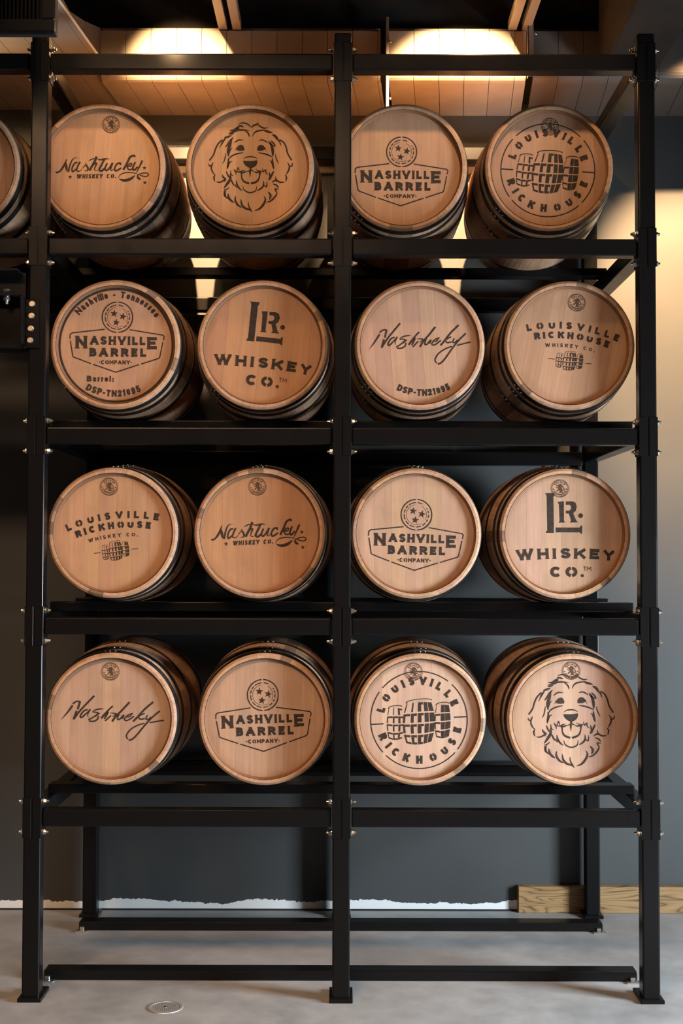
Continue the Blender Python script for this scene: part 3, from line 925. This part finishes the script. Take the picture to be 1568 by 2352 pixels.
def barrels_logo(a, k=1.0, ox=0, oy=0):
    """three little barrels; centre 0,0, the middle one about 370 wide and 500 high"""
    def one(cx, cy, w, h, cols, fill, rows=4, clip=None, tilt=0):
        def P(u, v):        # u -1..1 across, v 0..1 down
            b = 1 - .24 * (2 * v - 1) ** 2
            x = cx + u * w/2 * b
            y = cy - h/2 + v * h + (.10 * h) * (1 - u*u) * (v - .35) * .9 - u * tilt
            return (ox + x * k, oy + y * k)
        nc = len(cols) - 1
        for r in range(rows):
            v0, v1 = r / rows + .018, (r + 1) / rows - .018
            for c in range(nc):
                u0, u1 = cols[c] + .028, cols[c + 1] - .028
                if c >= nc - fill:
                    a.poly([P(u0, v0), P(u1, v0), P(u1, v1), P(u0, v1)])
                else:
                    t = .13 + .05 * c
                    vm = v0 + (.22 / rows)
                    if r == 0 and c < 2:
                        a.poly([P(u0, v0), P(u0 + t * .6, v0), P(u0 + t * .6, v1), P(u0, v1)])
                    else:
                        a.poly([P(u0, v0), P(u1, v0), P(u1, vm), P(u0, vm)])
                        a.poly([P(u0, vm), P(u0 + t, vm), P(u0 + t, v1), P(u0, v1)])
                    if r == rows - 1:
                        a.poly([P(u0, v1 - .05), P(u1, v1 - .05), P(u1, v1), P(u0, v1)])
        # open head
        def H(t, rr): return (ox + (cx + rr * w * .38 * math.cos(t)) * k, oy + (cy - h/2 - .035 * h - .055 * h * rr * math.sin(t) - .04 * w * math.cos(t)) * k)
        a.stroke([H(PI * .95 - q * PI * 1.0 / 10, 1.0) for q in range(11)], 9 * k, '', False)
        a.stroke([H(PI * .95 + q * .12, 1.0) for q in range(6)], 16 * k, 'b', False)
        a.stroke([H(PI * .9, .8), H(-.2, .5)], 9 * k, 'b', False)
        a.stroke([H(PI * 1.1, .6), H(.4, .85)], 7 * k, 'b', False)
    one(0, 0, 380, 460, [-1, -.53, -.1, .33, .64, 1], 2, tilt=12)
    one(-272, 10, 200, 350, [-1, -.3, .35, 1.0], 0)
    one(272, -20, 190, 365, [-1, -.25, .3, 1], 2, tilt=6)
def art_round():
    a = Art()
    c = (770, 835)
    for s, e in ((42, 50), (0, 0)): pass
    for s, e in ((145, 222), (227, 318), (323, 407), (53, 139)):
        a.arc(c, 556, 13, s, e, 40)
    a.stroke([(216, 888), (362, 880)], 15, '', False); a.stroke([(1175, 804), (1324, 796)], 15, '', False)
    text_arc(a, 'LOUISVILLE', *c, 404, [165, 146, 128, 114, 101, 84, 71, 59, 42, 26], 94, 30, .95)
    text_arc(a, 'RICKHOUSE', *c, 502, [205, 220, 234, 251.5, 270.6, 291, 310, 327, 345.5], 94, 30, .95, inside=True)
    barrels_logo(a, 1.0, 770, 868)
    return a.place(779, 823, 5.058)
def art_lr():
    a = Art()
    a.poly([(555, 350), (663, 347), (664, 368), (651, 392), (655, 797), (565, 797), (568, 778), (581, 770), (575, 390), (570, 368)])
    a.poly([(675, 735), (945, 735), (957, 713), (972, 712), (972, 805), (960, 805), (945, 790), (675, 790)])
    a.poly([(700, 447), (768, 440), (768, 660), (783, 679), (707, 682), (720, 662), (713, 480), (704, 462)])
    a.poly([(790, 443), (860, 440), (898, 455), (913, 500), (900, 548), (873, 575), (905, 655), (927, 676), (832, 680), (849, 658), (825, 580), (790, 578), (790, 545), (830, 545), (850, 525), (850, 500), (835, 480), (790, 480)])
    a.disc((955, 602), 27)
    i1 = a.place(769, 806.5, 4.9)
    a = Art()
    for ch, x0, x1, yb, h in (('W', 240, 428, 1108, 118), ('H', 475, 598, 1093, 116), ('I', 645, 690, 1087, 115), ('S', 730, 842, 1082, 114), ('K', 882, 1007, 1084, 114), ('E', 1054, 1160, 1087, 113), ('Y', 1205, 1322, 1100, 115)):
        w, _ = G[ch]
        t = 33
        wk = (x1 - x0) / max(1e-3, w * h) if w else 1
        g, W = glyph(ch, h, t, wk, .18)
        rot = {'W': -.09, 'H': -.05, 'I': -.02, 'Y': .08, 'E': .04, 'K': .02}.get(ch, 0)
        c, s = math.cos(rot), math.sin(rot)
        a.add(g, lambda px, py: (x0 + px * c - py * s, yb + px * s + py * c))
    i2 = a.place(769, 806.5, 4.9)
    a = Art()
    for ch, x0, x1 in (('C', 615, 738), ('O', 787, 916)):
        g, W = glyph(ch, 118, 34, (x1 - x0) / (G[ch][0] * 118))
        a.add(g, lambda px, py: (x0 + px, 1292 + py))
    a.disc((972, 1275), 17)
    text_line(a, 'TM', 985, 1219, 1072, 46, 6, 1.0)
    return [i1, i2, a.place(769, 806.5, 4.9)]
def art_signature():
    a = Art()
    for p, w, t in [([(232, 803), (300, 712), (352, 628)], 19, 's'), ([(352, 612), (388, 582), (432, 578)], 15, ''), ([(432, 576), (412, 668)], 20, ''), ([(402, 684), (376, 782)], 20, ''), ([(374, 782), (440, 680), (520, 580), (584, 503)], 18, ''),
        ([(522, 662), (482, 680), (448, 735), (462, 755), (502, 715)], 16, ''), ([(552, 655), (528, 712), (540, 755)], 16, 'e'), ([(500, 718), (550, 662)], 12, ''),
        ([(705, 640), (640, 648), (580, 672)], 14, 'b'), ([(578, 682), (640, 690), (600, 735), (540, 775)], 13, ''), ([(650, 722), (640, 760), (600, 786), (548, 786)], 15, ''), ([(660, 690), (610, 735)], 12, ''),
        ([(800, 600), (745, 660), (680, 745)], 16, ''), ([(680, 748), (750, 678), (716, 752)], 15, ''), ([(728, 772), (790, 705)], 14, ''), ([(770, 680), (842, 684), (800, 725)], 12, 'b'),
        ([(982, 543), (905, 640), (848, 705), (806, 772)], 19, ''), ([(880, 672), (862, 735), (885, 742), (930, 690)], 15, ''), ([(935, 690), (915, 735)], 13, ''),
        ([(1030, 665), (975, 690), (942, 730), (955, 750), (990, 738), (1045, 695)], 14, ''), ([(1020, 670), (1000, 700), (960, 715)], 12, 'b'),
        ([(1245, 521), (1155, 610), (1085, 700), (1040, 754)], 19, ''), ([(1160, 655), (1100, 690), (1115, 722), (1165, 712)], 14, ''),
        ([(1195, 672), (1178, 712), (1200, 720), (1235, 690)], 14, ''), ([(1325, 616), (1245, 695), (1170, 790), (1100, 890), (1050, 948), (1008, 966)], 17, ''),
        ([(997, 955), (978, 915), (1018, 845), (1095, 792), (1168, 764)], 14, ''), ([(1226, 753), (1300, 733), (1380, 714)], 14, '')]:
        a.stroke(p, w * 1.1, t)
    return a.place(802, 759.5, 4.9)
def art_script():
    a = Art()
    for p, w, t in [([(208, 858), (245, 856), (280, 818), (308, 765), (330, 703)], 22, 'b'), ([(208, 857), (232, 862), (252, 850)], 20, 'b'), ([(312, 735), (325, 785), (338, 850)], 28, 'b'), ([(352, 852), (366, 780), (388, 718), (422, 690), (458, 694)], 20, 'e'),
        ([(450, 742), (418, 752), (392, 808), (400, 846), (440, 815)], 18, ''), ([(478, 733), (452, 790), (446, 832), (478, 838), (515, 800)], 20, 'e'), ([(512, 802), (535, 768), (548, 743)], 9, ''), ([(545, 765), (568, 800), (560, 830), (520, 832)], 22, 'e'),
        ([(658, 666), (640, 722), (605, 790), (586, 828)], 25, ''), ([(570, 722), (605, 700), (655, 688)], 12, 'b'), ([(608, 782), (640, 748), (662, 748), (640, 810), (668, 825), (690, 805)], 19, 'e'),
        ([(750, 690), (722, 750), (695, 810), (718, 828), (752, 800)], 22, ''), ([(655, 688), (700, 702), (748, 690), (805, 690)], 17, 'b'),
        ([(780, 738), (758, 795), (772, 820), (800, 800), (838, 735)], 19, ''), ([(842, 730), (822, 795), (832, 818), (866, 790)], 20, 'e'),
        ([(928, 752), (926, 732), (892, 740), (866, 790), (880, 820), (938, 785)], 19, ''), ([(1085, 655), (1070, 640), (1030, 662), (1000, 730), (962, 806)], 23, ''), ([(985, 770), (1030, 735), (1052, 735), (1040, 760), (1005, 768), (1022, 800), (1062, 795)], 16, ''),
        ([(1092, 712), (1068, 775), (1082, 805), (1122, 765)], 20, ''), ([(1170, 692), (1142, 760), (1112, 825), (1090, 850)], 21, 'e'),
        ([(1135, 850), (1065, 834), (990, 836), (932, 862), (908, 905)], 12, 'b'), ([(920, 908), (975, 924), (1045, 905), (1096, 862)], 32, 'b'), ([(1120, 862), (1175, 836), (1225, 832), (1243, 850), (1215, 872), (1150, 860)], 13, ''), ([(1122, 858), (1132, 890), (1165, 908)], 26, 'b')]:
        a.stroke(p, w, t)
    a.star((375, 907), 25); a.star((1197, 775), 25); a.star((1208, 940), 25)
    text_line(a, 'WHISKEY CO.', 445, 923, 884, 50, 13, .82, slant=.15, y1=903)
    return a.place(741, 788.5, 4.75)
def art_arched():
    a = Art()
    def arch(s, mid, half, sag, h, t, wk):
        r = (half * half + sag * sag) / (2 * sag)
        cy = mid + r
        am = math.degrees(math.asin(half / r))
        text_arc(a, s, 0, cy, r, spread(s, 90 + am, 90 - am), h, t, wk)
    arch('LOUISVILLE', -140, 485, 72, 80, 25, 1.1)
    arch('RICKHOUSE', -30, 386, 46, 78, 26, 1.08)
    # third line
    arch('WHISKEY CO.', 68, 262, 20, 42, 10, 1.0)
    barrels_logo(a, .42, 0, 222)
    a.stroke([(-245, 218), (-172, 218)], 8, '', False); a.stroke([(180, 222), (252, 222)], 8, '', False)
    return a.place(0, 0, 4.9)
def art_stamp():
    a = Art()
    a.arc((0, 0), 98, 5, 0, 360, 48); a.arc((0, 0), 89, 4, 0, 360, 48)
    text_arc(a, 'KELVIN', 0, 0, 60, lin(138, 42, 6), 20, 6, .8)
    text_arc(a, 'COOPERAGE', 0, 0, 80, lin(208, 332, 9), 20, 6, .8, inside=True)
    a.disc((-72, 8), 7, 8); a.disc((72, 8), 7, 8)
    # lion rampant
    a.poly([(-6, -48), (14, -52), (26, -40), (24, -28), (16, -18), (26, 2), (24, 26), (34, 44), (18, 50), (10, 38), (0, 26), (-10, 12), (-14, -10), (-8, -26), (-18, -34)])
    for p, w in (([(-8, -20), (-28, -30), (-40, -44)], 12), ([(-8, -6), (-30, -8), (-44, -20)], 11), ([(-2, 12), (-22, 18), (-30, 34), (-44, 34)], 12), ([(8, 30), (0, 48), (-14, 50)], 12),
                 ([(22, 18), (42, 20), (48, 2), (38, -14), (50, -28)], 9), ([(18, -30), (32, -22), (30, -8)], 12)):
        a.stroke(p, w, 'e')
    return a.place(0, 0, 4.9)
def art_extra():       # ring, place name and permit number
    a = Art()
    c = (757, 777)
    a.arc(c, 638, 24, 0, 360, 96)
    s = 'Nashville - Tennessee'
    ww = [(G[ch][0] if ch != ' ' else .28) * .9 + .30 for ch in s]
    tot = sum(ww); cum = 0; ang = []
    for w in ww:
        ang.append(141.5 - (cum + w/2) / tot * 107); cum += w
    text_arc(a, s, *c, 538, ang, 76, 17, 1.0)
    text_line(a, 'Barrel:', 432, 1188, 735, 66, 16, 1.05, y1=1192)
    permit(a, 457, 1040, 1292, 1306, 62)
    return a.place(757, 777, 4.9)
def permit(a, x0, x1, y0, y1, sag):
    s = 'DSP-TN21095'
    half = math.hypot(x1 - x0, y1 - y0) / 2
    r = (half * half + sag * sag) / (2 * sag)
    am = math.degrees(math.asin(half / r))
    ti = math.degrees(math.atan2(y1 - y0, x1 - x0))
    mx, my = (x0 + x1) / 2, (y0 + y1) / 2
    cx, cy = mx + 0, my + sag - r
    text_arc(a, s, cx, cy, r, spread(s, 270 - am - ti, 270 + am - ti, .25), 76, 19, .9, inside=True)
def art_permit():
    a = Art()
    permit(a, 553, 1120, 1272, 1258, 62)
    return a.place(802, 759.5, 4.9)
K = RC / 149.0 * 1.0045
def art_mesh(name, arts, y, material):
    vs, fs = [], []
    for a in arts:
        for i, p in enumerate(a.polys):
            fs.append(tuple(range(len(vs), len(vs) + len(p))))
            vs += [(q[0] * K, y - 2.2e-5 * (i % 13), -q[1] * K) for q in p]
    return mesh(name, vs, fs, material)

A_badge, A_dog, A_round, A_lr, A_sig, A_script, A_arch, A_stamp, A_extra, A_permit = art_badge(), art_dog(), art_round(), art_lr(), art_signature(), art_script(), art_arched(), art_stamp(), art_extra(), art_permit()
def P(a, rot=0, dx=0, dy=0, s=1): return a.place(0, 0, 1 / s, rot, dx, dy)
TAN = (.43, .255, .158); PALE = (.455, .288, .195); RED = (.42, .222, .120); GOLD = (.45, .258, .145)
ZC = [3.405, 2.645, 1.8685, 1.1105]
# x, row, depth of the chime, tone, print, stamp, layout, turn of the boards, label
BARRELS = [
 (-1.012, 0, 5.19, GOLD, [P(A_script, 2.0, 3, -1)], (20, -103, 5), 0, 4, 'top-tier oak barrel behind the left post with brush script lettering and stars'),
 (-.389, 0, 5.19, GOLD, [P(A_dog, 0, 0, 0)], None, 1, 0, 'top-tier oak barrel stencilled with a shaggy dog face, no stamp'),
 (.254, 0, 5.19, TAN, [P(A_badge, -.2, -6, 25.5)], None, 1, 0, 'top-tier oak barrel right of the middle post, stencilled with three stars above a shield badge'),
 (.866, 0, 5.19, TAN, [P(A_round, 7.0, 0, 1)], (4, -100, 0), 2, 0, 'top-tier oak barrel stencilled with ring lettering around three little barrels'),
 (-.9365, 1, 5.13, TAN, [P(A_badge), A_extra], None, 0, 8, 'second-tier oak barrel with dark ring, arched place name, three-star shield badge and permit number'),
 (-.3286, 1, 5.13, RED, [P(q, 6.4, 2.7, -5) for q in A_lr], None, 2, 5, 'reddish second-tier oak barrel left of the middle post, stencilled with two large stacked initials'),
 (.319, 1, 5.13, PALE, [P(A_sig), A_permit], None, 1, -4, 'second-tier oak barrel stencilled with a handwritten signature above a curved permit number'),
 (.9361, 1, 5.13, TAN, [P(A_arch, 6.5, 7, -10)], (19, -101, 10), 0, 10, 'second-tier oak barrel by the right post with arched lettering tilting down to the right'),
 (-.9402, 2, 5.13, GOLD, [P(A_arch, -7.0, 0, -3)], (-11, -106, 3), 1, 0, 'third-tier oak barrel by the left post with arched lettering tilting up to the right'),
 (-.3376, 2, 5.13, RED, [P(A_script)], (-6, -107, -6), 2, 0, 'reddish third-tier oak barrel stencilled with brush script lettering, stars and small round stamp'),
 (.3036, 2, 5.13, PALE, [P(A_badge, 1.0, -2, 22)], None, 0, 0, 'third-tier oak barrel right of the middle post, stencilled with three stars above a shield badge'),
 (.9143, 2, 5.13, PALE, [P(q) for q in A_lr], (-9, -104, 0), 2, 0, 'third-tier oak barrel by the right post with two large stacked initials under a stamp'),
 (-.9385, 3, 5.12, PALE, [P(A_sig, 4.3, 0, 5)], (-4, -106, -2), 0, 0, 'lowest-tier oak barrel stencilled with a handwritten signature below a small round stamp'),
 (-.3128, 3, 5.12, PALE, [P(A_badge, -2.4, -5, 12)], None, 1, 0, 'lowest-tier oak barrel left of the middle post, stencilled with three stars above a shield badge'),
 (.3198, 3, 5.12, (.50, .335, .243), [P(A_round, 0, 0, 0)], (-14, -107, 0), 2, 0, 'lowest-tier oak barrel stencilled with ring lettering around three little barrels'),
 (.9415, 3, 5.12, PALE, [P(A_dog, -1.2, -2, 6)], (-1, -110, 0), 0, 0, 'lowest-tier oak barrel stencilled with a shaggy dog face below a round stamp'),
 (-1.622, 0, 5.19, GOLD, [], None, 1, 0, 'plain oak barrel cut off by the left edge of the picture, top tier'),
]
rnd = random.Random(11)
def barrel(idx, x, row, yc, tone, arts, stamp, lay, turn, label):
    ym = yc + L / 2
    zb = ZT[row + 1] + .0555
    rest = ZC[row] - zb
    r = setp(empty('whiskey_barrel', (x, ym, zb)), label, 'barrel', 'whiskey barrels on the rack')
    up = (0, 0, rest)
    ws = [10] * 10 + [12] * 10 + [14] * 10
    rnd.shuffle(ws)
    t = rnd.uniform(0, 360)
    for w in ws:
        k = rnd.uniform(.88, 1.05)
        if rnd.random() < .05: k *= .5
        c = (.50 * k, .31 * k * rnd.uniform(.95, 1.03), .195 * k * rnd.uniform(.9, 1.05))
        inst('stave', STAVE[w], r, up, (0, math.radians(t + w / 2), 0), c)
        t += w
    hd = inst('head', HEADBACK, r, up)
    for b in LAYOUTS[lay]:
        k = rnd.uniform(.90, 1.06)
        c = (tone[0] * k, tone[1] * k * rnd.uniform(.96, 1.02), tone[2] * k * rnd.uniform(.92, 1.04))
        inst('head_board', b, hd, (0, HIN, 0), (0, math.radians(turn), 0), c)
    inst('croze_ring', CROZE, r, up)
    inst('rear_head', REARHEAD, r, up, (0, 0, 0), (.3, .2, .12))
    rot = rnd.uniform(-.08, .08)
    for j, me in enumerate(HOOPS):
        h = inst('hoop', me, r, up)
        if j < 3:
            y = sum(HP[j]) / 2
            for d in (-.075, 0, .075):
                a = rot + d + (.02 if j == 1 else 0) - (2.3 if row < 2 else 0)
                rr = rout(y) + .003
                inst('rivet', RIVET, h, (rr * math.sin(a), y + (.008 if d else -.004), rr * math.cos(a)), (0, a, 0))
    if row < 3:
        inst('bung', BUNG, r, (0, 0, rest + RB), (0, 0, 0), (.42, .30, .19))
    for k, q in enumerate(arts):
        o = inst('stencil', art_mesh('stencil', [q], HIN - .0004 - .0004 * k, M['ink']), r, up)
        o['label'] = 'dark stencilled print'
    if stamp:
        dx, dy, ro = stamp
        o = inst('cooper_stamp', art_mesh('cooper_stamp', [P(A_stamp, ro, dx, dy)], HIN - .0013, M['ink_faint']), r, up)
        o['label'] = 'small round stamp with a lion'
for i, b in enumerate(BARRELS):
    barrel(i, *b)

# ------------------------------------------------------------------ floor drain
dr = setp(empty('floor_drain', (-.689, 4.978, 0)), 'round perforated floor drain cover in the concrete near the left bay', 'drain')
vs, fs = [], []
n = 48
for k in range(n):
    t = 2 * PI * k / n
    for rr, z in ((.070, .0005), (.068, .0035), (.058, .0035), (.056, .001)):
        vs.append((rr * math.cos(t), rr * math.sin(t), z))
for k in range(n):
    j = (k + 1) % n
    for q in range(3):
        fs.append((k*4 + q, k*4 + q + 1, j*4 + q + 1, j*4 + q))
inst('rim', mesh('rim', vs, fs, M['drain']), dr)
bm = bmesh.new(); cyl_bm(bm, .056, .0006, 48, 'z', (0, 0, .0008))
inst('bowl', bm_mesh('bowl', bm, M['dark']), dr)
# grate with square holes cut out of a fine grid
bm = bmesh.new()
cell = .0026
ng = 22
vv = {}
def gv(i, j):
    if (i, j) not in vv: vv[(i, j)] = bm.verts.new((i * cell, j * cell, .0022))
    return vv[(i, j)]
for i in range(-ng, ng):
    for j in range(-ng, ng):
        cx, cy = (i + .5) * cell, (j + .5) * cell
        d = math.hypot(cx, cy)
        if d > .0565: continue
        hole = (i % 3 == 0) and (j % 2 == 0) and .008 < d < .046
        if not hole:
            bm.faces.new((gv(i, j), gv(i + 1, j), gv(i + 1, j + 1), gv(i, j + 1)))
o = inst('grate', bm_mesh('grate', bm, M['drain']), dr, (0, 0, 0), (0, 0, .25))
bm = bmesh.new(); cyl_bm(bm, .006, .0012, 16, 'z', (0, 0, .0030))
inst('screw', bm_mesh('screw', bm, M['zinc']), dr)
